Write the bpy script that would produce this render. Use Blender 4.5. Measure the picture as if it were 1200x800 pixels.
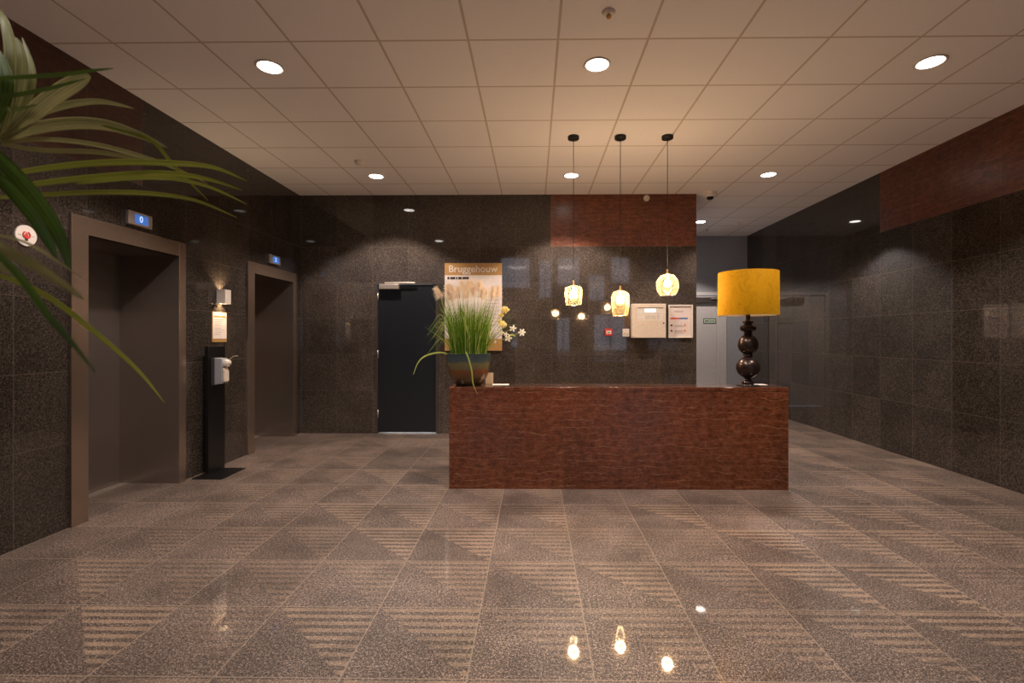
import bpy, bmesh, math, random
from mathutils import Vector, Matrix
R = math.radians
PI = math.pi
scene = bpy.context.scene
for o in list(bpy.data.objects): bpy.data.objects.remove(o)

def srgb(r, g, b):
    def f(c):
        c /= 255.0
        return c / 12.92 if c <= .04045 else ((c + .055) / 1.055) ** 2.4
    return (f(r), f(g), f(b), 1)

# ------------------------------------------------------------------ camera
FPX = 566.0                      # focal length in pixels of a 1200 px wide frame
YAW = R(.75)
EYE = 1.335
cam = bpy.data.cameras.new('camera')
cam.sensor_width = 36; cam.lens = FPX * 36 / 1200
cam.shift_x = -17.6 / 1200; cam.shift_y = -4.5 / 1200
cam.clip_start = .05; cam.clip_end = 200
cam.dof.use_dof = True; cam.dof.focus_distance = 4.3; cam.dof.aperture_fstop = 3.4
camo = bpy.data.objects.new('camera', cam); scene.collection.objects.link(camo)
camo.location = (0, 0, EYE); camo.rotation_euler = (PI / 2, 0, YAW)
scene.camera = camo

# ------------------------------------------------------------------ light
scene.view_settings.view_transform = 'Standard'
scene.view_settings.look = 'None'
scene.view_settings.exposure = 0.24
scene.view_settings.gamma = 1
scene.view_settings.use_curve_mapping = False
DOWN_W = 165; PEND_W = 40; HALL_FILL_W = 58; SCONCE_W = 12
WARM = (1.0, .84, .73); BULB = (1.0, .78, .62); HALL_FILLC = (1.0, .88, .78)
world = bpy.data.worlds.new('dusk'); scene.world = world; world.use_nodes = True
bg = world.node_tree.nodes['Background']
bg.inputs['Color'].default_value = (.42, .50, .66, 1); bg.inputs['Strength'].default_value = 2.4

# ------------------------------------------------------------------ node helper
class NT:
    def __init__(s, name):
        s.m = bpy.data.materials.new(name); s.m.use_nodes = True
        s.t = s.m.node_tree; s.b = s.t.nodes['Principled BSDF']; s.out = s.t.nodes['Material Output']
    def n(s, ty, **kw):
        x = s.t.nodes.new(ty)
        for k, v in kw.items(): setattr(x, k, v)
        return x
    def put(s, sock, v):
        if v is None: return
        if hasattr(v, 'bl_idname') and hasattr(v, 'links'): s.t.links.new(v, sock)
        else: sock.default_value = v
    def math(s, op, a, b=None, c=None):
        x = s.n('ShaderNodeMath', operation=op)
        s.put(x.inputs[0], a)
        if b is not None: s.put(x.inputs[1], b)
        if c is not None: s.put(x.inputs[2], c)
        return x.outputs[0]
    def mix(s, f, a, b, mode='MIX'):
        x = s.n('ShaderNodeMix', data_type='RGBA', blend_type=mode)
        s.put(x.inputs[0], f); s.put(x.inputs[6], a); s.put(x.inputs[7], b)
        return x.outputs[2]
    def obj(s): return s.n('ShaderNodeTexCoord').outputs['Object']
    def noise(s, sc, det=3, rough=.5, vec=None, dist=0, color=False):
        x = s.n('ShaderNodeTexNoise'); x.inputs['Scale'].default_value = sc
        x.inputs['Detail'].default_value = det; x.inputs['Roughness'].default_value = rough
        x.inputs['Distortion'].default_value = dist
        if vec is not None: s.t.links.new(vec, x.inputs['Vector'])
        return x.outputs['Color' if color else 'Fac']
    def ramp(s, f, stops):
        x = s.n('ShaderNodeValToRGB'); e = x.color_ramp.elements
        while len(e) < len(stops): e.new(.5)
        for q, (p, c) in zip(e, stops):
            q.position = p; q.color = c if len(c) == 4 else (*c, 1)
        s.put(x.inputs[0], f)
        return x.outputs['Color']
    def maprange(s, v, a, b, c, d):
        x = s.n('ShaderNodeMapRange'); s.put(x.inputs[0], v)
        for i, q in enumerate((a, b, c, d)): x.inputs[i + 1].default_value = q
        return x.outputs[0]
    def bump(s, h, st, dist=.002):
        x = s.n('ShaderNodeBump'); x.inputs['Strength'].default_value = st; x.inputs['Distance'].default_value = dist
        s.put(x.inputs['Height'], h); s.t.links.new(x.outputs[0], s.b.inputs['Normal'])
    def sep(s, v):
        x = s.n('ShaderNodeSeparateXYZ'); s.t.links.new(v, x.inputs[0]); return x.outputs
    def comb(s, a, b, c):
        x = s.n('ShaderNodeCombineXYZ')
        for i, q in enumerate((a, b, c)): s.put(x.inputs[i], q)
        return x.outputs[0]

def simple(name, col, rough=.5, metal=0, spec=.5, vary=.06, scale=30, **kw):
    t = NT(name); o = t.obj()
    nz = t.noise(scale, 4, .55, o)
    f = t.maprange(nz, .3, .7, 1 - vary, 1 + vary)
    c = t.n('ShaderNodeVectorMath', operation='SCALE'); c.inputs[0].default_value = col[:3]; t.t.links.new(f, c.inputs['Scale'])
    t.t.links.new(c.outputs[0], t.b.inputs['Base Color'])
    t.b.inputs['Roughness'].default_value = rough; t.b.inputs['Metallic'].default_value = metal
    t.b.inputs['Specular IOR Level'].default_value = spec
    for k, v in kw.items(): t.b.inputs[k.replace('_', ' ')].default_value = v
    return t.m

def emit(name, col, strength):
    t = NT(name)
    t.b.inputs['Base Color'].default_value = (*col[:3], 1)
    t.b.inputs['Emission Color'].default_value = (*col[:3], 1); t.b.inputs['Emission Strength'].default_value = strength
    return t.m

def red_stone(t, o, ax):
    """red-brown marble with wavy tan veins; ax = index of the horizontal axis along the face"""
    xyz = t.sep(o)
    v = t.comb(t.math('MULTIPLY', xyz[ax], 1.0), t.math('MULTIPLY', xyz[1 - ax], .3), t.math('MULTIPLY', xyz[2], 4.2))
    def level(q, k, wd):
        f = t.math('ABSOLUTE', t.math('SUBTRACT', t.math('FRACT', t.math('MULTIPLY', q, k)), .5))
        return t.maprange(f, 0, wd, 1, 0)
    long = t.comb(t.math('MULTIPLY', xyz[ax], 1.0), xyz[1 - ax], t.math('MULTIPLY', xyz[2], 1.7))
    wave = t.math('ADD', t.math('MULTIPLY', t.noise(3.0, 4, .55, long), 2.1), t.math('MULTIPLY', xyz[2], 17.0))
    ga = t.maprange(t.noise(4.0, 4, .7, long), .43, .60, .05, 1)
    wave2 = t.math('ADD', t.math('MULTIPLY', t.noise(5, 3, .6, long), 2.6), t.math('MULTIPLY', xyz[2], 41.0))
    gb = t.maprange(t.noise(7, 4, .65, long), .52, .62, 0, .7)
    vm = t.math('MAXIMUM', t.math('MULTIPLY', level(wave, 1.0, .075), ga), t.math('MULTIPLY', level(wave2, 1.0, .09), gb))
    patch = t.math('MULTIPLY', t.maprange(t.noise(14, 6, .8, long), .56, .68, 0, 1), .5)
    vm = t.math('MAXIMUM', vm, patch)
    v2 = t.comb(t.math('MULTIPLY', xyz[ax], 1.0), xyz[1 - ax], t.math('MULTIPLY', xyz[2], 1.5))
    blot = t.noise(15, 6, .78, v2)
    base = t.ramp(blot, [(.32, srgb(66, 34, 18)), (.5, srgb(100, 52, 30)), (.7, srgb(128, 76, 48))])
    big = t.maprange(t.noise(2.2, 3, .5, o), .3, .7, .8, 1.2)
    sc = t.n('ShaderNodeVectorMath', operation='SCALE'); t.t.links.new(base, sc.inputs[0]); t.t.links.new(big, sc.inputs['Scale'])
    fine = t.maprange(t.noise(170, 2, .6, o), .35, .65, .75, 1.25)
    sc2 = t.n('ShaderNodeVectorMath', operation='SCALE'); t.t.links.new(sc.outputs[0], sc2.inputs[0]); t.t.links.new(fine, sc2.inputs['Scale'])
    return t.mix(t.math('MULTIPLY', vm, .4), sc2.outputs[0], srgb(186, 140, 108))

def granite_wall(name, ax, off, red_from=None, red_to=None, gain=1.0, red_gain=1.0):
    """dark polished granite slabs, 0.5 m wide; ax 0: face runs along X, ax 1: along Y"""
    t = NT(name); o = t.obj(); xyz = t.sep(o)
    u = t.math('DIVIDE', t.math('SUBTRACT', xyz[ax], off), .5)
    zc = t.math('MINIMUM', t.math('MAXIMUM', xyz[2], .35), 2.85)
    w = t.math('DIVIDE', t.math('SUBTRACT', zc, .1), .5)
    fu = t.math('FRACT', u); fw = t.math('FRACT', w)
    iu = t.math('FLOOR', u); iw = t.math('FLOOR', w)
    wn = t.n('ShaderNodeTexWhiteNoise', noise_dimensions='3D'); t.t.links.new(t.comb(iu, iw, 3.3), wn.inputs['Vector'])
    rnd = wn.outputs['Value']
    e = t.math('MINIMUM', t.math('MINIMUM', fu, t.math('SUBTRACT', 1, fu)), t.math('MINIMUM', fw, t.math('SUBTRACT', 1, fw)))
    joint = t.math('LESS_THAN', e, .006)
    n1 = t.noise(230, 3, .7, o); n2 = t.noise(75, 2, .6, o)
    s = t.math('ADD', t.math('MULTIPLY', n1, .7), t.math('MULTIPLY', n2, .3))
    base = t.ramp(s, [(.34, srgb(24, 21, 19)), (.48, srgb(50, 44, 40)), (.56, srgb(72, 64, 58)), (.68, srgb(122, 110, 101))])
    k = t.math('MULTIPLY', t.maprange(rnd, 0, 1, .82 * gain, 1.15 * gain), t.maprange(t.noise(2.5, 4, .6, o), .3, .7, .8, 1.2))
    sc = t.n('ShaderNodeVectorMath', operation='SCALE'); t.t.links.new(base, sc.inputs[0]); t.t.links.new(k, sc.inputs['Scale'])
    col = sc.outputs[0]
    rough = .035
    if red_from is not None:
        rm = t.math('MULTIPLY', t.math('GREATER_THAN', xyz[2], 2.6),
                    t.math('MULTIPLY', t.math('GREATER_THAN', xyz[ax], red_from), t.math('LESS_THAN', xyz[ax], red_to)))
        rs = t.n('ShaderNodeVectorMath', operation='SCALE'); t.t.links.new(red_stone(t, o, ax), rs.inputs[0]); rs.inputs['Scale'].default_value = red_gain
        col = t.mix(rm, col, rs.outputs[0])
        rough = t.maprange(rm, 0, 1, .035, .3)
    col = t.mix(t.math('MULTIPLY', joint, .3), col, srgb(112, 100, 90))
    t.t.links.new(col, t.b.inputs['Base Color'])
    t.put(t.b.inputs['Roughness'], rough)
    t.b.inputs['Specular IOR Level'].default_value = .5
    t.bump(t.math('SUBTRACT', t.math('MULTIPLY', t.noise(1.6, 2, .5, o), .3), t.math('MULTIPLY', joint, .3)), .04, .002)
    return t.m

def floor_mat():
    t = NT('patterned_granite_floor'); o = t.obj(); xyz = t.sep(o)
    u = t.math('DIVIDE', t.math('SUBTRACT', xyz[0], .24), .5)
    v = t.math('DIVIDE', t.math('SUBTRACT', xyz[1], 1.885), .498)
    fu = t.math('FRACT', u); fv = t.math('FRACT', v)
    wn = t.n('ShaderNodeTexWhiteNoise', noise_dimensions='3D'); t.t.links.new(t.comb(t.math('FLOOR', u), t.math('FLOOR', v), 1.7), wn.inputs['Vector'])
    rnd = wn.outputs['Value']
    wn2 = t.n('ShaderNodeTexWhiteNoise', noise_dimensions='3D'); t.t.links.new(t.comb(t.math('FLOOR', u), t.math('FLOOR', v), 9.1), wn2.inputs['Vector'])
    rnd2 = wn2.outputs['Value']
    tri = t.math('GREATER_THAN', t.math('ADD', fu, fv), 1.0)
    st = t.math('GREATER_THAN', t.math('FRACT', t.math('ADD', t.math('MULTIPLY', fv, 9), .2)), .5)
    inpat = t.math('GREATER_THAN', xyz[0], -2.76)
    stripe = t.math('MULTIPLY', t.math('MULTIPLY', tri, st), inpat)
    gap = t.math('MULTIPLY', t.math('MULTIPLY', tri, t.math('SUBTRACT', 1, st)), inpat)
    joint = t.math('LESS_THAN', t.math('MINIMUM', t.math('MINIMUM', fu, t.math('SUBTRACT', 1, fu)), t.math('MINIMUM', fv, t.math('SUBTRACT', 1, fv))), .006)
    n1 = t.noise(180, 3, .75, o); n2 = t.noise(80, 2, .6, o)
    s = t.math('ADD', t.math('MULTIPLY', n1, .72), t.math('MULTIPLY', n2, .28))
    base = t.ramp(s, [(.39, srgb(24, 20, 19)), (.47, srgb(74, 63, 58)), (.53, srgb(112, 97, 89)), (.61, srgb(206, 184, 170))])
    k = t.math('MULTIPLY', t.maprange(rnd, 0, 1, .84, 1.14), t.maprange(t.noise(2.2, 5, .7, o), .32, .68, .58, 1.26))
    k = t.math('MULTIPLY', k, t.math('SUBTRACT', 1, t.math('MULTIPLY', gap, .10)))
    sc = t.n('ShaderNodeVectorMath', operation='SCALE'); t.t.links.new(base, sc.inputs[0]); t.t.links.new(k, sc.inputs['Scale'])
    pol = t.ramp(s, [(.38, srgb(104, 87, 74)), (.5, srgb(156, 134, 115)), (.62, srgb(192, 168, 147))])
    contrast = t.math('MULTIPLY', t.maprange(rnd2, 0, .75, .12, .9), t.maprange(t.noise(2.2, 4, .6, o), .35, .62, .35, 1))
    col = t.mix(t.math('MULTIPLY', stripe, contrast), sc.outputs[0], pol)
    col = t.mix(t.math('MULTIPLY', joint, .5), col, srgb(178, 158, 138))
    t.t.links.new(col, t.b.inputs['Base Color'])
    t.b.inputs['Roughness'].default_value = .45
    t.b.inputs['Specular IOR Level'].default_value = .3
    t.b.inputs['Coat Weight'].default_value = .75; t.b.inputs['Coat Roughness'].default_value = .035
    t.bump(t.math('SUBTRACT', 1, joint), .06, .002)
    return t.m

def ceiling_mat():
    t = NT('ceiling_tiles'); o = t.obj(); xyz = t.sep(o)
    u = t.math('FRACT', t.math('DIVIDE', t.math('SUBTRACT', xyz[0], .165), .6)); v = t.math('FRACT', t.math('DIVIDE', t.math('SUBTRACT', xyz[1], 3.222), .6))
    du = t.math('MINIMUM', u, t.math('SUBTRACT', 1, u)); dv = t.math('MINIMUM', v, t.math('SUBTRACT', 1, v))
    j = t.math('LESS_THAN', t.math('MINIMUM', du, dv), .014)
    mott = t.maprange(t.noise(300, 3, .7, o), .3, .7, .95, 1.04)
    sc = t.n('ShaderNodeVectorMath', operation='SCALE'); sc.inputs[0].default_value = srgb(240, 234, 234)[:3]; t.t.links.new(mott, sc.inputs['Scale'])
    col = t.mix(j, sc.outputs[0], srgb(200, 184, 172))
    t.t.links.new(col, t.b.inputs['Base Color'])
    t.b.inputs['Roughness'].default_value = .85
    t.bump(t.math('SUBTRACT', 1, j), .4, .006)
    return t.m

def steel(name, col, rough=.3):
    t = NT(name); o = t.obj(); xyz = t.sep(o)
    v = t.comb(t.math('MULTIPLY', xyz[0], 4), t.math('MULTIPLY', xyz[1], 4), t.math('MULTIPLY', xyz[2], 420))
    g = t.noise(1, 3, .6, v)
    big = t.noise(1.2, 3, .5, o)
    f = t.math('MULTIPLY', t.maprange(g, .3, .7, .9, 1.08), t.maprange(big, .3, .7, .85, 1.12))
    sc = t.n('ShaderNodeVectorMath', operation='SCALE'); sc.inputs[0].default_value = col[:3]; t.t.links.new(f, sc.inputs['Scale'])
    t.t.links.new(sc.outputs[0], t.b.inputs['Base Color'])
    t.b.inputs['Metallic'].default_value = .8; t.b.inputs['Roughness'].default_value = rough
    t.bump(g, .15, .0006)
    return t.m

M = {}
M['floor'] = floor_mat()
M['ceil'] = ceiling_mat()
M['wl'] = granite_wall('granite_wall_lifts', 1, 2.99, -6, 3.99, .92, .42)  # red top slabs dimmed: the shade up there is put into the colour
M['wb'] = granite_wall('granite_wall_desk', 0, -3.24, .24, 2.3, 1.5)  # granite lightened: reflected haze on this wall is put into the colour
M['wr'] = granite_wall('granite_wall_right', 1, 4.88, -6, 5.88, .95, .75)
t = NT('red_marble'); o_ = t.obj()
c_ = red_stone(t, o_, 0)
jx = t.math('FRACT', t.math('DIVIDE', t.math('ADD', t.sep(o_)[0], .435), .7))
jm = t.math('LESS_THAN', t.math('MINIMUM', jx, t.math('SUBTRACT', 1, jx)), .0035)
c_ = t.mix(t.math('MULTIPLY', jm, .5), c_, srgb(140, 92, 66))
t.t.links.new(c_, t.b.inputs['Base Color']); t.b.inputs['Roughness'].default_value = .22
M['red'] = t.m
M['topstone'] = simple('dark_brown_ledge_stone', srgb(62, 42, 34), .12, vary=.3, scale=120)
M['steel'] = steel('brushed_steel_frame', srgb(160, 140, 124), .22)
M['steel_dark'] = steel('brushed_steel_door', srgb(156, 144, 136), .26)
M['paint_grey'] = simple('grey_wall_paint', srgb(150, 152, 158), .6)
M['hall'] = simple('hall_plaster', srgb(120, 104, 92), .8)
M['door_grey'] = simple('pale_grey_door', srgb(190, 186, 186), .4)
M['door_black'] = simple('black_door_laminate', srgb(27, 29, 34), .32)
M['frame_dark'] = simple('dark_metal_frame', srgb(78, 72, 70), .4, .4)
M['alu'] = simple('satin_aluminium', srgb(196, 184, 172), .35, .7)
M['white'] = simple('white_plastic', srgb(226, 216, 206), .4)
M['cream'] = simple('cream_enamel', srgb(222, 206, 190), .35)
M['black'] = simple('black_powder_coat', srgb(14, 13, 13), .35)
M['blackmetal'] = simple('black_metal', srgb(20, 18, 18), .45, .3)
M['cord'] = simple('black_cord', srgb(30, 24, 22), .7)
M['brass'] = simple('brass', srgb(212, 168, 106), .3, .9)
M['lens'] = emit('downlight_lens', (1, .93, .84), 14)
M['bulb'] = emit('warm_bulb', (1, .78, .45), 28)
M['lcd'] = emit('blue_display', (.05, .16, .55), .55)
M['lcd_digit'] = emit('display_digit', (.55, .7, 1), 1.0)
M['panel_lcd'] = emit('panel_display', (.85, .9, 1), 1.1)
M['redplastic'] = simple('red_plastic', srgb(196, 30, 22), .35)
M['red_ink'] = simple('red_print', srgb(206, 62, 54), .6)
M['blue_ink'] = simple('blue_print', srgb(60, 110, 170), .6)
M['grey_ink'] = simple('grey_print', srgb(150, 140, 136), .6)
M['dark_ink'] = simple('dark_print', srgb(52, 44, 42), .6)
M['orange_ink'] = simple('orange_print', srgb(230, 130, 60), .6)
M['paper'] = simple('white_paper', srgb(232, 220, 214), .5)
M['glazed_paper'] = simple('paper_behind_glass', srgb(226, 210, 206), .15)
M['gold'] = simple('gold_print', srgb(184, 142, 86), .35)
M['cardboard'] = simple('cream_card', srgb(236, 204, 160), .6)
M['green_sign'] = simple('green_sign', srgb(40, 84, 50), .5)
M['rug'] = simple('dark_rubber', srgb(20, 20, 20), .8)
M['grey_plastic'] = simple('grey_plastic', srgb(150, 150, 156), .35)
M['glass'] = None
t = NT('amber_glass'); t.t.nodes.remove(t.b)
tr = t.n('ShaderNodeBsdfTransparent'); tr.inputs[0].default_value = (1, .86, .62, 1)
tl = t.n('ShaderNodeBsdfTranslucent'); tl.inputs[0].default_value = (1, .72, .36, 1)
gl = t.n('ShaderNodeBsdfGlossy'); gl.inputs[0].default_value = (1, .85, .65, 1); gl.inputs['Roughness'].default_value = .08
lw = t.n('ShaderNodeLayerWeight'); lw.inputs[0].default_value = .35
vor = t.noise(60, 2, .5, t.obj())
m1 = t.n('ShaderNodeMixShader'); t.put(m1.inputs[0], t.math('ADD', .055, t.math('MULTIPLY', lw.outputs['Facing'], .16))); t.t.links.new(tr.outputs[0], m1.inputs[1]); t.t.links.new(tl.outputs[0], m1.inputs[2])
m2 = t.n('ShaderNodeMixShader'); t.put(m2.inputs[0], t.math('MULTIPLY', lw.outputs['Fresnel'], .5)); t.t.links.new(m1.outputs[0], m2.inputs[1]); t.t.links.new(gl.outputs[0], m2.inputs[2])
t.t.links.new(m2.outputs[0], t.out.inputs[0]); M['amber'] = t.m
t = NT('window_glass'); t.t.nodes.remove(t.b)
tr = t.n('ShaderNodeBsdfTransparent'); gl = t.n('ShaderNodeBsdfGlossy'); gl.inputs['Roughness'].default_value = .02
m1 = t.n('ShaderNodeMixShader'); m1.inputs[0].default_value = .1; t.t.links.new(tr.outputs[0], m1.inputs[1]); t.t.links.new(gl.outputs[0], m1.inputs[2]); t.t.links.new(m1.outputs[0], t.out.inputs[0]); M['glass'] = t.m
# velvet shade
t = NT('mustard_velvet'); o_ = t.obj()
n_ = t.noise(9, 5, .65, o_, 1.2)
c_ = t.ramp(n_, [(.3, srgb(170, 118, 0)), (.5, srgb(196, 140, 2)), (.62, srgb(176, 122, 0)), (.75, srgb(208, 154, 12))])
t.t.links.new(c_, t.b.inputs['Base Color']); t.b.inputs['Roughness'].default_value = .75
t.b.inputs['Sheen Weight'].default_value = .15; t.b.inputs['Sheen Tint'].default_value = (1, .75, .1, 1); t.b.inputs['Specular IOR Level'].default_value = .15
M['velvet'] = t.m
M['shade_in'] = simple('shade_lining', srgb(205, 180, 140), .8)
M['bronze'] = simple('dark_bronze_lacquer', srgb(52, 38, 34), .27, .55, vary=.25, scale=14)
# glazed pot: colour bands running in the glaze
t = NT('banded_glaze'); o_ = t.obj(); z_ = t.sep(o_)[2]
n_ = t.math('ADD', z_, t.math('MULTIPLY', t.math('SUBTRACT', t.noise(11, 4, .6, o_), .5), .05))
n_ = t.math('DIVIDE', n_, .29)
c_ = t.ramp(n_, [(0, srgb(72, 52, 28)), (.3, srgb(96, 66, 36)), (.5, srgb(112, 66, 38)), (.54, srgb(96, 84, 60)), (.7, srgb(100, 94, 62)), (.77, srgb(66, 74, 74)), (1, srgb(52, 66, 70))])
t.t.links.new(c_, t.b.inputs['Base Color']); t.b.inputs['Roughness'].default_value = .18; M['glaze'] = t.m
def leaf_mat(name, c1, c2, stripes=6, rough=.45, trans=.25):
    t = NT(name); uv = t.n('ShaderNodeTexCoord').outputs['UV']; x = t.sep(uv)
    s = t.math('SINE', t.math('MULTIPLY', x[0], stripes * 2 * PI))
    vec = t.comb(t.math('MULTIPLY', x[0], 9), t.math('MULTIPLY', x[1], 1.6), .3)
    n = t.noise(1.6, 4, .6, vec)
    f = t.math('ADD', t.math('MULTIPLY', s, .22), t.maprange(n, .3, .7, 0, 1))
    t.t.links.new(t.mix(f, c1, c2), t.b.inputs['Base Color']); t.b.inputs['Roughness'].default_value = rough
    tb = t.n('ShaderNodeBsdfTranslucent'); tb.inputs[0].default_value = c2
    mx = t.n('ShaderNodeMixShader'); mx.inputs[0].default_value = trans
    t.t.links.new(t.b.outputs[0], mx.inputs[1]); t.t.links.new(tb.outputs[0], mx.inputs[2]); t.t.links.new(mx.outputs[0], t.out.inputs[0])
    return t.m
M['leaf_pale'] = leaf_mat('pale_palm_leaf', srgb(92, 102, 48), srgb(186, 178, 122))
M['leaf_olive'] = leaf_mat('olive_palm_leaf', srgb(112, 132, 26), srgb(172, 174, 72), 2)
M['leaf_mid'] = leaf_mat('striped_palm_leaf', srgb(62, 78, 26), srgb(158, 154, 100), 4)
M['leaf_dark'] = leaf_mat('dark_palm_leaf', srgb(36, 62, 12), srgb(78, 102, 26), 3)
M['blade_green'] = leaf_mat('grass_green', srgb(52, 92, 10), srgb(104, 138, 28), 1, .4, .35)
M['blade_light'] = leaf_mat('grass_light', srgb(128, 152, 48), srgb(196, 202, 112), 1, .4, .35)
M['plume'] = leaf_mat('feathery_plume', srgb(206, 178, 144), srgb(255, 238, 214), 1, .7, .45)
M['petal'] = leaf_mat('white_petal', srgb(250, 240, 214), srgb(255, 250, 232), 1, .5, .45)
M['petal_yellow'] = leaf_mat('yellow_petal', srgb(238, 220, 140), srgb(252, 240, 180), 1, .5, .45)
M['stem'] = simple('plant_stem', srgb(150, 150, 60), .5)
M['soil'] = simple('soil', srgb(44, 34, 24), .9)
M['terracotta'] = simple('grey_planter', srgb(70, 66, 62), .6)
M['trunk'] = simple('palm_trunk', srgb(92, 70, 46), .8)

# ------------------------------------------------------------------ mesh helpers
class MB:
    def __init__(s): s.v = []; s.f = []; s.sm = []; s.mi = []; s.uv = {}
    def add(s, vs, fs, smooth=False, mi=0, uvs=None):
        b = len(s.v); s.v += [tuple(q) for q in vs]
        for f in fs: s.f.append([b + i for i in f]); s.sm.append(smooth); s.mi.append(mi)
        if uvs:
            for i, q in enumerate(uvs): s.uv[b + i] = q
        return s
    def box(s, x0, x1, y0, y1, z0, z1, mi=0):
        v = [(x, y, z) for x in (x0, x1) for y in (y0, y1) for z in (z0, z1)]
        return s.add(v, [(0, 1, 3, 2), (4, 6, 7, 5), (0, 4, 5, 1), (2, 3, 7, 6), (0, 2, 6, 4), (1, 5, 7, 3)], mi=mi)
    def lathe(s, prof, c=(0, 0, 0), n=40, axis='z', smooth=True, mi=0, start=None):
        """prof: list of (radius, height)"""
        vs = []; fs = []
        for r, h in prof:
            for k in range(n):
                a = 2 * PI * k / n
                p = (r * math.cos(a), r * math.sin(a), h)
                if axis == 'x': p = (p[2], p[0], p[1])
                if axis == 'y': p = (p[0], -p[2], p[1])
                vs.append((c[0] + p[0], c[1] + p[1], c[2] + p[2]))
        for j in range(len(prof) - 1):
            for k in range(n):
                k2 = (k + 1) % n
                fs.append((j * n + k, j * n + k2, (j + 1) * n + k2, (j + 1) * n + k))
        s.add(vs, fs, smooth, mi)
        return s
    def disc(s, r, c, n=32, axis='z', mi=0):
        vs = []
        for k in range(n):
            a = 2 * PI * k / n; p = (r * math.cos(a), r * math.sin(a), 0)
            if axis == 'x': p = (0, p[0], p[1])
            if axis == 'y': p = (p[0], 0, p[1])
            vs.append((c[0] + p[0], c[1] + p[1], c[2] + p[2]))
        return s.add(vs, [tuple(range(n))], mi=mi)
    def tube(s, pts, r, n=8, mi=0):
        pts = [Vector(p) for p in pts]; vs = []; fs = []
        rr = r if isinstance(r, (list, tuple)) else [r] * len(pts)
        for i, p in enumerate(pts):
            d = (pts[min(i + 1, len(pts) - 1)] - pts[max(i - 1, 0)]).normalized()
            a = d.orthogonal().normalized() if i == 0 else (a - d * a.dot(d)).normalized()
            b = d.cross(a)
            for k in range(n):
                t_ = 2 * PI * k / n; vs.append(p + (a * math.cos(t_) + b * math.sin(t_)) * rr[i])
        for j in range(len(pts) - 1):
            for k in range(n):
                k2 = (k + 1) % n; fs.append((j * n + k, j * n + k2, (j + 1) * n + k2, (j + 1) * n + k))
        fs.append(tuple(range(n))[::-1]); fs.append(tuple((len(pts) - 1) * n + k for k in range(n)))
        return s.add(vs, fs, True, mi)
    def poly(s, pts, ext, mi=0):
        """flat outline extruded by vector ext"""
        n = len(pts); e = Vector(ext); a = [Vector(p) for p in pts]; b = [p + e for p in a]
        fs = [tuple(range(n)), tuple(range(2 * n - 1, n - 1, -1))] + [(i, (i + 1) % n, n + (i + 1) % n, n + i) for i in range(n)]
        return s.add(a + b, fs, mi=mi)
    def build(s, name, mat, parent=None, bevel=0, loc=None, subsurf=0):
        me = bpy.data.meshes.new(name); me.from_pydata(s.v, [], s.f)
        for p, sm, mi in zip(me.polygons, s.sm, s.mi): p.use_smooth = sm; p.material_index = mi
        if s.uv:
            ul = me.uv_layers.new(name='UVMap')
            for l in me.loops:
                if l.vertex_index in s.uv: ul.data[l.index].uv = s.uv[l.vertex_index]
        for m in (mat if isinstance(mat, (list, tuple)) else [mat]): me.materials.append(m)
        bm = bmesh.new(); bm.from_mesh(me)
        bmesh.ops.recalc_face_normals(bm, faces=bm.faces)
        bm.to_mesh(me); bm.free()
        ob = bpy.data.objects.new(name, me); scene.collection.objects.link(ob)
        if parent: ob.parent = parent
        if loc: ob.location = loc
        if bevel:
            md = ob.modifiers.new('bevel', 'BEVEL'); md.width = bevel; md.segments = 2; md.limit_method = 'ANGLE'; md.angle_limit = R(40)
        return ob

def thing(name, label, cat, loc=(0, 0, 0), rz=0, group=None):
    o = bpy.data.objects.new(name, None); scene.collection.objects.link(o)
    o.empty_display_size = .1
    o.location = loc; o.rotation_euler = (0, 0, rz); o['label'] = label; o['category'] = cat
    if group: o['group'] = group
    return o
def tag(o, label, cat, group=None):
    o['label'] = label; o['category'] = cat
    if group: o['group'] = group
    return o
def struct(o, label=None):
    o['kind'] = 'structure'
    if label: o['label'] = label
    return o
def dup(root, loc, label, group=None):
    r = root.copy(); scene.collection.objects.link(r); r.location = loc; r['label'] = label
    if group: r['group'] = group
    for ch in list(root.children):
        c = ch.copy(); scene.collection.objects.link(c); c.parent = r
        for g in list(ch.children):
            d = g.copy(); scene.collection.objects.link(d); d.parent = c
    return r
def text_mesh(s, size, name, mat, parent, loc, rot, bold=0.0, extrude=.001, align='CENTER', label=None):
    cu = bpy.data.curves.new(name + '_curve', 'FONT'); cu.body = s; cu.size = size; cu.offset = bold
    cu.extrude = extrude; cu.align_x = align; cu.align_y = 'CENTER'
    tmp = bpy.data.objects.new(name + '_tmp', cu); scene.collection.objects.link(tmp)
    dg = bpy.context.evaluated_depsgraph_get()
    me = bpy.data.meshes.new_from_object(tmp.evaluated_get(dg)); me.name = name
    bpy.data.objects.remove(tmp); bpy.data.curves.remove(cu)
    me.materials.clear(); me.materials.append(mat)
    ob = bpy.data.objects.new(name, me); scene.collection.objects.link(ob)
    ob.parent = parent; ob.location = loc; ob.rotation_euler = rot
    return ob

# ------------------------------------------------------------------ the setting
XL, XR = -3.264, 4.18          # lift wall, right wall
YB, YF = 6.71, 9.49            # granite wall behind the desk, far wall of the side passage
XC = 2.255                     # corner where the granite wall ends
H = 3.322; YH = 2.68; HH = 5.2; YW = -6.0   # low ceiling, where it starts, tall hall height, street front

struct(MB().box(XL - .7, XR + .9, YW - .2, YF + .2, -.1, 0).build('floor', M['floor']))
struct(MB().box(XL, XR, YH, YF, H, H + .12).build('ceiling', M['ceil']))
struct(MB().box(XL, XR, YW, YH, HH, HH + .1).build('ceiling_hall', M['hall']))
struct(MB().box(XL, XR, YH - .1, YH, H, HH).build('wall_fascia', M['hall']))

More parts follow.
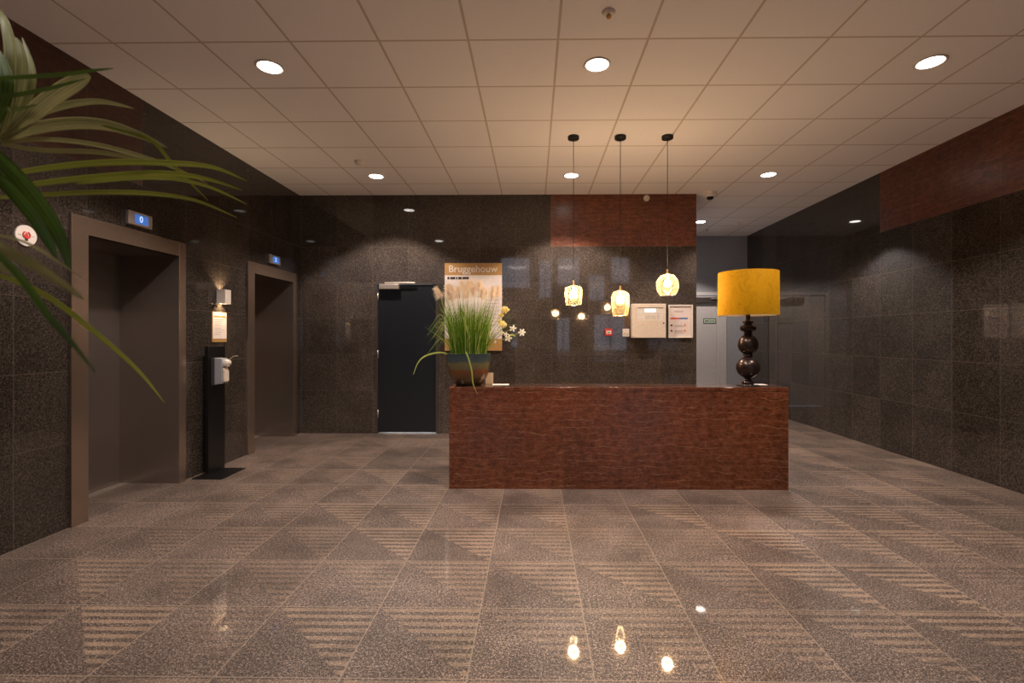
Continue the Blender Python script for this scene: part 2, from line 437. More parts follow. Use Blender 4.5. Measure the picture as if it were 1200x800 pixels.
# lift wall with two openings
L1 = (3.473, 4.38); L2 = (5.574, 6.486); LH = 2.085; DX = -3.77
w = MB()
ys = [YW, L1[0], L1[1], L2[0], L2[1], YB]
for i in range(0, 5, 2): w.box(XL - .12, XL, ys[i], ys[i + 1], 0, HH)
for a, b in (L1, L2): w.box(XL - .12, XL, a, b, LH, HH)
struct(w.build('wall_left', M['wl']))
# right wall with a doorway near the frame edge
w = MB(); RD = (3.1, 4.115, 2.17)
w.box(XR, XR + .12, YW, RD[0], 0, HH).box(XR, XR + .12, RD[1], YF, 0, HH).box(XR, XR + .12, RD[0], RD[1], RD[2], HH)
struct(w.build('wall_right', M['wr']))
# wall behind the desk with the black door's opening
D1 = (-2.19, -1.325, 2.10)
w = MB()
w.box(XL - .12, D1[0], YB, YB + .4, 0, H).box(D1[1], XC, YB, YB + .4, 0, H).box(D1[0], D1[1], YB, YB + .4, D1[2], H)
struct(w.build('wall_back', M['wb']))
w = MB(); w.box(XC - .12, XC, YB + .4, YF, 0, H)
struct(w.build('wall_passage', M['paint_grey']))
D4 = (2.62, 3.77, 2.22)
w = MB(); w.box(XC, D4[0], YF, YF + .15, 0, H).box(D4[1], XR + .12, YF, YF + .15, 0, H).box(D4[0], D4[1], YF, YF + .15, D4[2], H)
struct(w.build('wall_far', M['paint_grey']))
# street front behind the camera: tall glazed windows
w = MB()
opens = [(-3.0, -1.5, 3.5, 4.4), (-1.35, -.1, 3.3, 4.6), (.2, .75, 2.9, 4.5), (.95, 1.9, 3.4, 4.6), (2.2, 2.9, 2.8, 3.9), (3.1, 3.9, 3.5, 4.6), (.9, 1.5, .5, 2.2), (-2.6, -.6, .9, 1.9), (2.4, 3.8, .1, 2.3)]
xs = sorted({XL, XR, *[q[0] for q in opens], *[q[1] for q in opens]}); zs = sorted({0, HH, *[q[2] for q in opens], *[q[3] for q in opens]})
for a, b in zip(xs[:-1], xs[1:]):
    for c, d in zip(zs[:-1], zs[1:]):
        mx, mz = (a + b) / 2, (c + d) / 2
        if not any(q[0] < mx < q[1] and q[2] < mz < q[3] for q in opens): w.box(a, b, YW - .15, YW, c, d)
struct(w.build('wall_front', M['hall']))
for n, (x0, x1, z0, z1) in enumerate(opens):
    f = MB()
    f.box(x0, x0 + .05, YW - .1, YW - .04, z0, z1).box(x1 - .05, x1, YW - .1, YW - .04, z0, z1)
    f.box(x0 + .05, x1 - .05, YW - .1, YW - .04, z0, z0 + .05).box(x0 + .05, x1 - .05, YW - .1, YW - .04, z1 - .05, z1)
    if n % 2 == 0: f.box((x0 + x1) / 2 - .02, (x0 + x1) / 2 + .02, YW - .09, YW - .05, z0 + .05, z1 - .05)
    fo = struct(f.build('window_%d' % (n + 1), M['frame_dark']))
    MB().box(x0 + .05, x1 - .05, YW - .075, YW - .065, z0 + .05, z1 - .05).build('pane', M['glass'], fo)
struct(MB().box(-30, 30, -40, YW - .2, -.12, -.02).build('ground', simple('street_paving', srgb(80, 78, 76), .8)))

# ---- black door behind the desk
def world_box(parts, name, mat, parent, bevel=0):
    m = MB()
    for p in parts: m.box(*p)
    return m.build(name, mat, parent, bevel)
d = bpy.data.objects.new('door_1', None); scene.collection.objects.link(d); struct(d, 'black flush door in the granite wall left of the desk')
x0, x1, zt = D1
world_box([(x0, x0 + .022, YB - .008, YB + .10, 0, zt), (x1 - .032, x1, YB - .008, YB + .10, 0, zt), (x0 + .022, x1 - .032, YB - .008, YB + .10, zt - .022, zt)], 'door_frame', M['frame_dark'], d)
world_box([(x0 + .024, x1 - .034, YB + .012, YB + .055, .017, zt - .025)], 'door_leaf', M['door_black'], d, .002)
for z in (.22, 1.05, 1.85): MB().lathe([(0, 0), (.009, 0), (.009, .11), (0, .11)], (x0 + .022, YB - .002, z), 12).build('hinge', M['alu'], d)
c = world_box([(-2.13, -1.855, YB - .075, YB + .01, 2.005, 2.075)], 'door_closer', M['alu'], d, .006)
world_box([(-2.06, -1.64, YB - .05, YB - .03, 2.082, 2.105)], 'closer_arm', M['alu'], d, .003)
# lit room behind it (light leaks below the leaf)
w = MB(); w.box(x0 - .3, x0, YB + .4, YB + 1.4, 0, 2.6).box(x1, x1 + .3, YB + .4, YB + 1.4, 0, 2.6).box(x0 - .3, x1 + .3, YB + 1.4, YB + 1.5, 0, 2.6).box(x0, x1, YB + .4, YB + 1.4, 2.5, 2.6)
struct(w.build('wall_backroom', M['white']))
ld = bpy.data.lights.new('backroom_lamp', 'AREA'); ld.energy = 60; ld.size = .6; ld.color = (.62, .8, 1)
lo = bpy.data.objects.new('backroom_lamp', ld); scene.collection.objects.link(lo); lo.location = ((x0 + x1) / 2, YB + .9, 2.3)

# ---- door in the far wall of the passage
d = bpy.data.objects.new('door_4', None); scene.collection.objects.link(d); struct(d, 'pale grey door at the end of the side passage')
x0, x1, zt = D4
world_box([(x0, x0 + .06, YF - .02, YF + .12, 0, zt), (x1 - .12, x1, YF - .02, YF + .12, 0, zt), (x0 + .06, x1 - .12, YF - .02, YF + .12, zt - .06, zt)], 'door_frame', M['door_grey'], d, .004)
world_box([(x0 + .063, x1 - .19, YF + .0, YF + .05, .01, zt - .065)], 'door_leaf', M['door_grey'], d, .003)
world_box([(x1 - .185, x1 - .123, YF + .01, YF + .05, 0, zt - .063)], 'door_stile', M['door_grey'], d, .003)
world_box([(3.1, x1 - .125, YF - .06, YF - .001, zt - .21, zt - .10)], 'door_closer', M['frame_dark'], d, .004)
world_box([(3.45, x1 - .0, YF - .085, YF - .062, zt - .14, zt - .115)], 'closer_arm', M['alu'], d, .002)
# ---- doorway at the right frame edge
d = bpy.data.objects.new('door_5', None); scene.collection.objects.link(d); struct(d, 'dark doorway in the right wall at the frame edge')
world_box([(XR - .02, XR + .12, RD[1] - .05, RD[1] - .002, 0, RD[2]), (XR - .02, XR + .12, RD[0] + .002, RD[0] + .05, 0, RD[2]), (XR - .02, XR + .12, RD[0] + .05, RD[1] - .05, RD[2] - .05, RD[2])], 'door_frame', M['black'], d)
world_box([(XR + .06, XR + .11, RD[0] + .05, RD[1] - .05, .005, RD[2] - .05)], 'door_leaf', M['door_black'], d)

# ---- lift entrances
def lift(idx, a, b, label):
    d = bpy.data.objects.new('door_%d' % idx, None); scene.collection.objects.link(d); struct(d, label)
    xf = XL + .024; jn = .125; jf = .085; hz = .125
    def jamb(y0, y1, z1): return (XL - .02, xf, y0, y1, 0, z1)
    world_box([jamb(a - jn, a, LH + hz)], 'jamb', M['steel'], d, .002)
    world_box([jamb(b, b + jf, LH + hz)], 'jamb', M['steel'], d, .002)
    world_box([(XL - .02, xf, a + .001, b - .001, LH - .004, LH + hz)], 'lintel', M['steel'], d, .002)
    world_box([(DX - .1, xf - .001, b - .004, b, 0, LH - .0041)], 'reveal', M['steel_dark'], d)
    world_box([(DX - .1, xf - .001, a, a + .004, 0, LH - .0041)], 'reveal', M['steel_dark'], d)
    world_box([(DX - .1, xf - .001, a + .0001, b - .0001, LH - .004, LH + .03)], 'soffit', M['steel_dark'], d)
    mid = a + (b - a) * .5
    world_box([(DX - .06, DX - .02, a + .0041, b - .0041, .006, LH - .0041)], 'door_panel', M['steel_dark'], d, .002)
    world_box([(DX - .019, DX + .06, a + .005, b - .005, 0, .006)], 'sill', M['alu'], d)
    return d
lift(2, *L1, 'stainless steel lift entrance nearest the camera')
lift(3, *L2, 'stainless steel lift entrance in the far corner')

# ------------------------------------------------------------------ ceiling fittings
def downlight_proto():
    t = thing('downlight', '', 'ceiling light', (0, 0, H), group='recessed downlights')
    MB().lathe([(.086, .002), (.098, 0), (.100, -.004), (.094, -.008), (.082, -.006), (.080, .002)], n=40).build('trim_ring', M['white'], t)
    MB().lathe([(.081, -.003), (.05, -.0045), (.0001, -.005)], n=40).build('lens', M['lens'], t)
    l = bpy.data.lights.new('downlight_beam', 'SPOT'); l.energy = DOWN_W; l.color = WARM; l.spot_size = R(112); l.spot_blend = .28; l.shadow_soft_size = .07
    lo = bpy.data.objects.new('downlight_beam', l); scene.collection.objects.link(lo); lo.parent = t; lo.location = (0, 0, -.03)
    return t
dl = downlight_proto()
spots = [(-1.935, 3.522, 'lit round downlight, upper left, nearest the palm leaves'), (.465, 3.522, 'lit round downlight in the upper middle, in front of the pendant lamps'),
         (2.865, 3.522, 'lit round downlight in the upper right, above the red band of the right wall'), (-1.935, 5.922, 'lit round downlight in the back row above the black door'),
         (.465, 5.922, 'lit round downlight in the back row behind the left pendant cord'), (2.865, 5.922, 'lit round downlight above and behind the yellow lamp'),
         (2.865, 8.322, 'lit round downlight in the side passage, the farthest one')]
for i, (x, y, lab) in enumerate(spots):
    if i == 0: dl.location = (x, y, H); dl['label'] = lab
    else: dup(dl, (x, y, H), lab)
# fill luminaires added in the unseen tall hall to light the front
def hall_fill_lamp():
    t = thing('hall_fill_luminaire', '', 'ceiling light', (0, 0, HH), group='added fill luminaires of the unseen tall hall')
    MB().box(-.5, .5, -.5, .5, -.06, 0).build('housing', M['white'], t, .004)
    l = bpy.data.lights.new('hall_fill_glow', 'AREA'); l.energy = HALL_FILL_W; l.color = HALL_FILLC; l.size = .9
    lo = bpy.data.objects.new('hall_fill_glow', l); scene.collection.objects.link(lo); lo.parent = t; lo.location = (0, 0, -.075)
    MB().box(-.46, .46, -.46, .46, -.068, -.061).build('diffuser', emit('hall_fill_diffuser', (1, .86, .7), 2), t)
    return t
hl = hall_fill_lamp(); hl.location = (-.9, .6, HH); hl['label'] = 'added square fill luminaire in the unseen tall hall nearest the lift wall'
dup(hl, (1.8, .6, HH), 'added square fill luminaire in the unseen tall hall nearest the right wall')

def detector(name, x, y, r, label, kind):
    t = thing(name, label, kind, (x, y, H))
    MB().lathe([(r, 0), (r, -.012), (r * .93, -.018), (r * .8, -.02)], n=32).build('base', M['white'], t)
    MB().lathe([(r * .8, -.02), (r * .72, -.034), (r * .45, -.042), (.0001, -.044)], n=32).build('sensor_cap', M['white'], t)
    return t
detector('smoke_detector', -1.96, 5.42, .055, 'white ceiling detector just before the left back downlight', 'smoke detector')
detector('smoke_detector', 3.54, 8.42, .058, 'white ceiling detector in the side passage, right of the farthest downlight', 'smoke detector')
def sprinkler(x, y, label, cup):
    t = thing('sprinkler_head', label, 'sprinkler', (x, y, H))
    MB().lathe([(.042, 0), (.042, -.003), (.03, -.012), (.014, -.014), (.0001, -.014)], n=28).build('escutcheon', M['white'], t)
    MB().lathe([(.009, -.014), (.009, -.022), (.0001, -.022)], n=16).build('nozzle', M['brass'], t)
    m = MB()
    for s_ in (-1, 1): m.tube([(s_ * .009, 0, -.016), (s_ * .014, 0, -.024), (s_ * .006, 0, -.032)], .0025, 6)
    m.build('yoke', M['brass'], t)
    MB().lathe([(.0001, -.032), (.014, -.033), (.014, -.035), (.0001, -.035)], n=20).build('deflector', M['brass'] if cup else M['frame_dark'], t)
sprinkler(.46, 2.956, 'brass sprinkler head at the top edge, above the middle downlight', True)
sprinkler(3.18, 8.9, 'dark sprinkler head in the side passage beyond the farthest downlight', False)
# dome camera
t = thing('dome_camera', 'white dome security camera on ceiling at the corner of the red stone', 'security camera', (2.41, 6.62, H))
MB().lathe([(.085, 0), (.085, -.03), (.08, -.055), (.055, -.075), (.05, -.075)], n=36).build('housing', M['white'], t)
MB().lathe([(.044, -.072), (.042, -.090), (.03, -.104), (.0001, -.110)], n=32).build('dome', simple('smoked_dome', srgb(12, 10, 10), .08), t)
# motion sensor on the red stone
t = thing('motion_sensor', 'small white motion sensor on the red stone just under the ceiling', 'sensor', (1.565, YB, 3.262))
MB().lathe([(.043, 0), (.043, .02), (.036, .034), (.0001, .04)], axis='y', n=8, smooth=False).build('housing', M['white'], t)
MB().lathe([(.018, .034), (.014, .046), (.0001, .05)], axis='y', n=20).build('lens_cap', M['cream'], t)

# ------------------------------------------------------------------ pendants
def pendant(x, zb, prof, label, y=4.78):
    """prof: (radius, height above zb) of the glass from the open rim up"""
    t = thing('pendant_lamp', label, 'pendant lamp', (x, y, H), group='glass pendant lamps over the desk')
    top = zb + prof[-1][1] - H
    MB().lathe([(.0001, 0), (.056, 0), (.056, -.026), (.052, -.030), (.0001, -.030)], n=36).build('canopy', M['blackmetal'], t)
    MB().tube([(0, 0, -.03), (0, 0, (top + .03) * .5), (0, 0, top + .045)], .0032, 8).build('cord', M['cord'], t)
    MB().lathe([(.004, top + .05), (.009, top + .045), (.010, top + .012), (.022, top + .004), (.022, top - .01), (.014, top - .012), (.014, top - .05), (.0001, top - .05)], n=24).build('socket', M['brass'], t)
    g = MB().lathe([(r, zb + h - H) for r, h in prof], n=48).build('glass_shade', M['amber'], t)
    bz = top - .085
    MB().lathe([(.010, bz + .04), (.014, bz + .03), (.031, bz + .010), (.036, bz - .012), (.030, bz - .032), (.012, bz - .041), (.0001, bz - .044)], n=28).build('bulb', M['bulb'], t)
    l = bpy.data.lights.new('bulb_glow', 'POINT'); l.energy = PEND_W; l.color = BULB; l.shadow_soft_size = .046
    lo = bpy.data.objects.new('bulb_glow', l); scene.collection.objects.link(lo); lo.parent = t; lo.location = (0, 0, bz)
    return t
def smooth_prof(p, k=4):
    out = []
    for i in range(len(p) - 1):
        p0 = p[max(i - 1, 0)]; p1 = p[i]; p2 = p[i + 1]; p3 = p[min(i + 2, len(p) - 1)]
        for j in range(k):
            s_ = j / k
            out.append(tuple(.5 * ((2 * p1[q]) + (-p0[q] + p2[q]) * s_ + (2 * p0[q] - 5 * p1[q] + 4 * p2[q] - p3[q]) * s_ ** 2 + (-p0[q] + 3 * p1[q] - 3 * p2[q] + p3[q]) * s_ ** 3) for q in (0, 1)))
    out.append(p[-1]); return [(max(r, .0002), h) for r, h in out]
pendant(.397, 1.655, smooth_prof([(.066, 0), (.076, .008), (.083, .05), (.089, .115), (.088, .150), (.076, .178), (.045, .190), (.02, .196)]), 'left pendant lamp with a squat barrel shaped amber glass')
pendant(.859, 1.548, smooth_prof([(.062, 0), (.074, .010), (.084, .06), (.088, .14), (.088, .19), (.078, .225), (.048, .243), (.02, .250)]), 'middle pendant lamp with a tall barrel shaped amber glass, hanging lowest')
pendant(1.322, 1.750, smooth_prof([(.066, 0), (.078, .008), (.101, .05), (.109, .098), (.100, .150), (.076, .186), (.045, .205), (.02, .212)]), 'right pendant lamp with a round globe amber glass, hanging highest')

# ------------------------------------------------------------------ desk
DY = 4.26; DT = .898; DXL, DXR = -.745, 2.235
t = thing('reception_desk', 'long reception desk clad in red brown veined marble', 'desk', ((DXL + DXR) / 2, DY, 0))
ox = (DXL + DXR) / 2
def dbox(parts, name, mat, bevel=.0015):
    m = MB()
    for a in parts: m.box(*a)
    ob = m.build(name, mat, t, bevel); ob.matrix_parent_inverse = Matrix.Translation((-ox, -DY, 0)); return ob
edges = [DXL, -.435, .265, .965, 1.665, DXR]
for a, b in zip(edges[:-1], edges[1:]): dbox([(a + .0006, b - .0006, DY, DY + .03, 0, DT - .032)], 'front_panel', M['red'])
dbox([(DXL, DXL + .03, DY + .0305, DY + .9, 0, DT - .032)], 'end_panel', M['red'])
dbox([(DXR - .03, DXR, DY + .0305, DY + .9, 0, DT - .032)], 'end_panel', M['red'])
dbox([(DXL, DXR, DY - .002, DY + .31, DT - .0315, DT)], 'counter_ledge', [M['red']], .002)
dbox([(DXL + .004, DXR - .004, DY + .003, DY + .308, DT - .0005, DT + .0015)], 'ledge_top', M['topstone'])
dbox([(DXL + .031, DXR - .031, DY + .311, DY + .9, .70, .74)], 'worktop', M['black'])

# ------------------------------------------------------------------ yellow lamp
t = thing('table_lamp', 'tall table lamp with mustard velvet drum shade and dark bubble shaped base', 'table lamp', (1.955, 4.425, DT + .0016))
q = .002642
prof = [(.0001, 0), (.050, 0), (.052, .006), (18 * q, .012), (19 * q, .022), (18 * q, .035), (11 * q, .048), (10 * q, .060), (13 * q, .070)]
for k in range(1, 12):
    a = -PI / 2 + PI * k / 12; prof.append((12 * q + 26.5 * q * math.cos(a) if 0 else max(13 * q, 38.5 * q * math.cos(a)), .165 + .098 * math.sin(a)))
prof += [(11 * q, .262), (15 * q, .268), (15 * q, .280), (11 * q, .286)]
for k in range(1, 12):
    a = -PI / 2 + PI * k / 12; prof.append((max(12 * q, 33 * q * math.cos(a)), .372 + .094 * math.sin(a)))
prof += [(11 * q, .466), (14 * q, .472), (14 * q, .480), (12 * q, .486), (22 * q, .498), (26 * q, .514), (26 * q, .530), (21 * q, .545), (13 * q, .556), (14 * q, .566), (18 * q, .575), (17 * q, .586), (9 * q, .592), (7 * q, .612), (7 * q, .64), (.0001, .64)]
MB().lathe(smooth_prof(prof, 2), n=48).build('base', M['bronze'], t)
MB().lathe([(.0001, -0), (.095, 0), (.098, .003), (.095, .006), (.0001, .007)], (0, 0, .0), 40).build('foot_plate', M['blackmetal'], t)
z0, z1 = .637, 1.028
sh = MB().lathe([(.258, z0), (.259, z0 + .003), (.2565, z1 - .003), (.2555, z1), (.2535, z1), (.256, z0 + .004), (.256, z0)], n=72).build('lamp_shade', M['velvet'], t)
MB().lathe([(.2525, z1 - .004), (.2548, z0 + .002)], n=72).build('shade_lining', M['shade_in'], sh)
m = MB()
for k in range(3):
    a = 2 * PI * k / 3 + .4; m.tube([(0, 0, .70), (.25 * math.cos(a), .25 * math.sin(a), .70)], .002, 6)
m.lathe([(.0001, .64), (.018, .64), (.018, .70), (.0001, .70)], n=16)
m.build('shade_carrier', M['brass'], t)
MB().lathe([(.014, .70), (.032, .74), (.036, .77), (.025, .80), (.0001, .81)], n=24).build('unlit_bulb', M['white'], t)

# ------------------------------------------------------------------ pot of grass and flowers
random.seed(7)
PX, PY = -.592, 4.43
t = thing('flower_pot', 'glazed pot of ornamental grass with cream plumes and white flowers on the desk', 'potted plant', (PX, PY, DT + .0016))
prof = [(.0001, 0), (.108, 0), (.116, .004), (.140, .030), (.168, .085), (.185, .15), (.196, .22), (.203, .282), (.205, .290), (.199, .291), (.196, .284), (.188, .25)]
MB().lathe(smooth_prof(prof, 3), n=64).build('pot', M['glaze'], t)
MB().lathe([(.19, .258), (.1, .268), (.0001, .270)], n=40).build('soil', M['soil'], t)
def ribbon(m, pts, wid, mi=0, side=None, fold=0.0, nu=2):
    """strip along pts; wid list; side = preferred width direction; nu columns, fold = pleat depth"""
    pts = [Vector(p) for p in pts]; vs = []; uv = []; fs = []; n = len(pts)
    for i, p in enumerate(pts):
        d = (pts[min(i + 1, n - 1)] - pts[max(i - 1, 0)])
        d = d.normalized() if d.length > 1e-9 else Vector((0, 0, 1))
        s0 = side if side is not None else Vector((0, 1, 0)).cross(d)
        if s0.length < 1e-6: s0 = Vector((1, 0, 0))
        s0 = (s0 - d * s0.dot(d)).normalized(); nn = d.cross(s0)
        for k in range(nu + 1):
            a = k / nu - .5
            off = nn * (fold * wid[i] * (abs(a) * 2 if nu == 2 else (k % 2)))
            vs.append(p + s0 * (a * wid[i]) + off); uv.append((k / nu, i / (n - 1)))
    for i in range(n - 1):
        for k in range(nu):
            a = i * (nu + 1) + k; fs.append((a, a + 1, a + nu + 2, a + nu + 1))
    m.add(vs, fs, True, mi, uv)
m = MB()
for i in range(760):
    a = random.uniform(0, 2 * PI); r = .165 * math.sqrt(random.random())
    bx, by = r * math.cos(a), r * math.sin(a)
    h = random.gauss(.46, .08) if i % 3 else random.uniform(.2, .45)
    h = min(max(h, .2), .68)
    spread = (r / .165) * random.uniform(.03, .10) + random.uniform(0, .04)
    if random.random() < .2: spread += random.uniform(.06, .22)
    droop = random.random() < .3
    aa = a + random.uniform(-.4, .4); pts = []
    for k in range(8):
        s_ = k / 7; out = spread * s_ ** 1.7
        zz = .262 + h * (s_ if not droop else s_ * (1.25 - .42 * s_ ** 2))
        pts.append((bx + math.cos(aa) * out, by + math.sin(aa) * out, zz))
    w0 = random.uniform(.0035, .0075)
    ribbon(m, pts, [w0 * (1 - .85 * (k / 7) ** 2) for k in range(8)], mi=0 if random.random() < .74 else 1, side=Vector((math.cos(aa + 1.2), math.sin(aa + 1.2), 0)) if random.random() < .5 else Vector((1, 0, 0)), fold=.15)
g = m.build('grass_blades', [M['blade_green'], M['blade_light']], t); g['kind'] = 'stuff'
# thin arching blades at the left
for i in range(16):
    a = PI + random.uniform(-.7, .7); L_ = random.uniform(.16, .30); up = random.uniform(.14, .36)
    m = MB(); pts = []
    for k in range(11):
        s_ = k / 10
        pts.append((math.cos(a) * (.12 + L_ * s_), math.sin(a) * (.10 + L_ * .6 * s_), .28 + up * math.sin(min(s_ * 1.5, 1.2) * PI / 2) * 1.15 - (.34 * max(0, s_ - .45) ** 1.4)))
    ribbon(m, pts, [.0048 * (1 - .8 * (k / 10) ** 2) for k in range(11)], fold=.15)
    m.build('arching_blade', M['blade_light'] if i % 2 else M['blade_green'], t)
def curve_blade(pts, w0, mat, lab=None):
    m = MB(); P = [Vector(p) for p in smooth3(pts, 5)]; n = len(P)
    ribbon(m, P, [w0 * (.6 + .6 * math.sin(PI * (k / (n - 1)) ** .8)) * (1 - .6 * (k / (n - 1)) ** 3) + .0008 for k in range(n)], fold=.2)
    o = m.build('arching_blade', mat, t)
    return o
def smooth3(p, k=5):
    out = []
    for i in range(len(p) - 1):
        p0 = p[max(i - 1, 0)]; p1 = p[i]; p2 = p[i + 1]; p3 = p[min(i + 2, len(p) - 1)]
        for j in range(k):
            s_ = j / k
            out.append(tuple(.5 * ((2 * p1[q]) + (-p0[q] + p2[q]) * s_ + (2 * p0[q] - 5 * p1[q] + 4 * p2[q] - p3[q]) * s_ ** 2 + (-p0[q] + 3 * p1[q] - 3 * p2[q] + p3[q]) * s_ ** 3) for q in range(len(p1))))
    out.append(tuple(p[-1])); return out
curve_blade([(-.16, -.05, .27), (-.22, -.10, .30), (-.30, -.14, .295), (-.39, -.15, .26), (-.44, -.15, .20), (-.475, -.15, .11)], .012, M['blade_light'])
curve_blade([(.0, -.16, .26), (.0, -.21, .31), (.03, -.225, .24), (.055, -.225, .14), (.065, -.222, .04), (.085, -.215, -.02), (.105, -.20, -.06)], .010, M['blade_light'])
curve_blade([(.06, -.12, .26), (.02, -.17, .46), (-.02, -.19, .60), (-.04, -.20, .66)], .011, M['blade_light'])
# plumes
heads = [(-.185, -.05, .86), (-.15, .08, .89), (-.09, -.1, .90), (-.05, .06, .93), (.0, -.08, .91), (.03, .1, .95), (.07, -.04, .92), (.12, .06, .90), (.16, -.06, .86), (-.12, -.02, .83), (-.02, 0, .86), (.10, -.12, .84), (.19, .05, .88), (-.06, -.14, .85), (.04, -.13, .87)]
for (hx, hy, hz) in heads:
    hx *= 1.35; hz -= .0
    m = MB(); m.tube([(hx * .3, hy * .3, .262), (hx * .7, hy * .7, .55), (hx, hy, hz - .06)], .0016, 5, mi=1)
    lean = Vector((hx * .6, hy * .6, 1)).normalized() if random.random() < .5 else Vector((random.uniform(-.8, .8), random.uniform(-.4, .4), 1)).normalized()
    c0 = Vector((hx, hy, hz - .06))
    for i in range(330):
        s_ = random.random(); b = c0 + lean * (.10 * s_)
        dr = Vector((random.gauss(0, 1.2), random.gauss(0, 1), random.gauss(.1, .6))).normalized()
        L_ = random.uniform(.025, .065) * (1 - .4 * s_)
        p1 = b + dr * L_ * .55; p2 = b + dr * L_ + Vector((0, 0, -.006))
        ribbon(m, [b, p1, p2], [.0022, .0019, .0008], nu=1)
    m.build('plume', [M['plume'], M['stem']], t)
# flower sprays at the right
def flower(c, r, petals, mat, tilt):
    r *= .82
    m = MB(); q_ = Matrix.Rotation(tilt[0], 3, 'X') @ Matrix.Rotation(tilt[1], 3, 'Z'); c = Vector(c)
    for k in range(petals):
        a = 2 * PI * k / petals; d_ = Vector((math.cos(a), 0, math.sin(a))); s_ = Vector((-math.sin(a), 0, math.cos(a)))
        pts = [c + q_ @ (d_ * (r * f) + Vector((0, -r * .35 * math.sin(f * 2.2), 0))) for f in (.08, .35, .6, .85, 1)]
        ribbon(m, pts, [r * .16, r * .42, r * .5, r * .36, r * .05], side=q_ @ s_, fold=.2)
    m.lathe([(.0001, -r * .18), (r * .14, -r * .08), (r * .14, r * .06), (.0001, r * .16)], c, 10, mi=1)
    return m.build('flower', [mat, M['petal_yellow']], t)
def bloom(c, r):
    m = MB(); c = Vector(c)
    for k in range(26):
        th = random.uniform(0, 2 * PI); ph = random.uniform(-.6, 1.4)
        d_ = Vector((math.cos(th) * math.cos(ph), math.sin(th) * math.cos(ph), math.sin(ph))); s_ = d_.orthogonal().normalized()
        pts = [c + d_ * (r * f) + Vector((0, 0, r * .15 * f)) for f in (.1, .5, .8, 1)]
        ribbon(m, pts, [r * .3, r * .75, r * .7, r * .25], side=s_, fold=.2)
    return m.build('flower', [M['petal_yellow'], M['petal_yellow']], t)
st = MB()
for e in ((.33, -.05, .66), (.31, -.04, .55), (.40, -.06, .52), (.47, -.05, .48), (.37, -.05, .44), (.27, -.06, .50)):
    st.tube(smooth3([(.10, -.02, .26), (.10 + (e[0] - .1) * .45, -.03, .26 + (e[2] - .26) * .62), e], 5), .0022, 6)
st.build('flower_stems', M['stem'], t)
bloom((.335, -.05, .675), .042); bloom((.30, -.05, .63), .028); bloom((.315, -.05, .545), .040); bloom((.29, -.06, .58), .022)
for c, r, p, tl in [((.405, -.07, .525), .045, 5, (.5, .2)), ((.485, -.06, .485), .045, 6, (.1, .3)), ((.365, -.07, .435), .045, 5, (.3, .1)), ((.30, -.08, .485), .036, 5, (.7, .4)),
                    ((.345, -.08, .475), .032, 5, (.8, .0)), ((.25, -.07, .49), .03, 5, (.6, .8)), ((.245, -.09, .40), .022, 4, (.2, .8))]:
    flower(c, r, p, M['petal'], tl)
m = MB(); ribbon(m, smooth3([(.37, -.06, .45), (.40, -.07, .462), (.43, -.07, .445)], 4), [.004, .01, .014, .016, .016, .014, .012, .009, .003], fold=.2); m.build('flower_leaf', M['blade_light'], t)
# card and paper on the ledge behind / beside the pot
o = MB().box(-.036, .036, 0, .002, 0, .105).build('display_card', M['cardboard'], None)
o.location = (-.415, 4.55, DT + .002); o.rotation_euler = (R(-8), 0, 0); tag(o, 'small cream card standing behind the pot of grass', 'card')
o = MB().poly([(-.075, -.05, 0), (.075, -.05, 0), (.075, .05, 0), (-.075, .05, 0)], (0, 0, .004)).build('notepad', M['paper'], None)
o.location = (-.30, 4.46, DT + .0016); tag(o, 'flat pale notepad lying on the desk ledge right of the pot', 'notepad')
o = MB().poly([(-.05, -.04, 0), (.05, -.04, 0), (.05, .04, 0), (-.05, .04, 0)], (0, 0, .003)).build('paper_slip', M['paper'], None)
o.location = (2.10, 4.50, DT + .0016); tag(o, 'flat pale paper slip on the desk ledge right of the lamp base', 'paper')

# ------------------------------------------------------------------ on the wall behind the desk
t = thing('wall_poster', 'tall poster board with gold header and lettering behind the pot of grass', 'poster', (-.833, YB, 1.155))
W2 = .397; HT = 1.213
MB().box(-W2, W2, -.02, 0, 0, HT).build('board', M['paper'], t, .002)
hb = MB().box(-W2, W2, -.0215, -.0202, HT - .167, HT).build('header_band', M['gold'], t)
MB().box(-W2, W2, -.0215, -.0202, 0, .165).build('footer_band', M['gold'], t)
text_mesh('Bruggehouw', .135, 'lettering', M['white'], hb, (-.005, -.0225, HT - .083), (PI / 2, 0, 0), .0014)
m = MB()
for i, (a, b) in enumerate([(-.36, -.33), (-.32, -.25), (-.24, -.22), (-.21, -.16), (-.15, -.06)]): m.box(a, b, -.0215, -.0202, HT - .225, HT - .19)
m.build('subtitle', M['dark_ink'], t)
for i in range(9): MB().box(.14 + .01 * i, .36, -.0212, -.0202, .75 - i * .05, .754 - i * .05).build('printed_line', M['grey_ink'], t)
for i in range(7): MB().tube([(.10 + i * .04, -.0208, .42), (.24 + i * .02, -.0208, .80)], .0016, 4).build('sketch_line', M['grey_ink'], t)
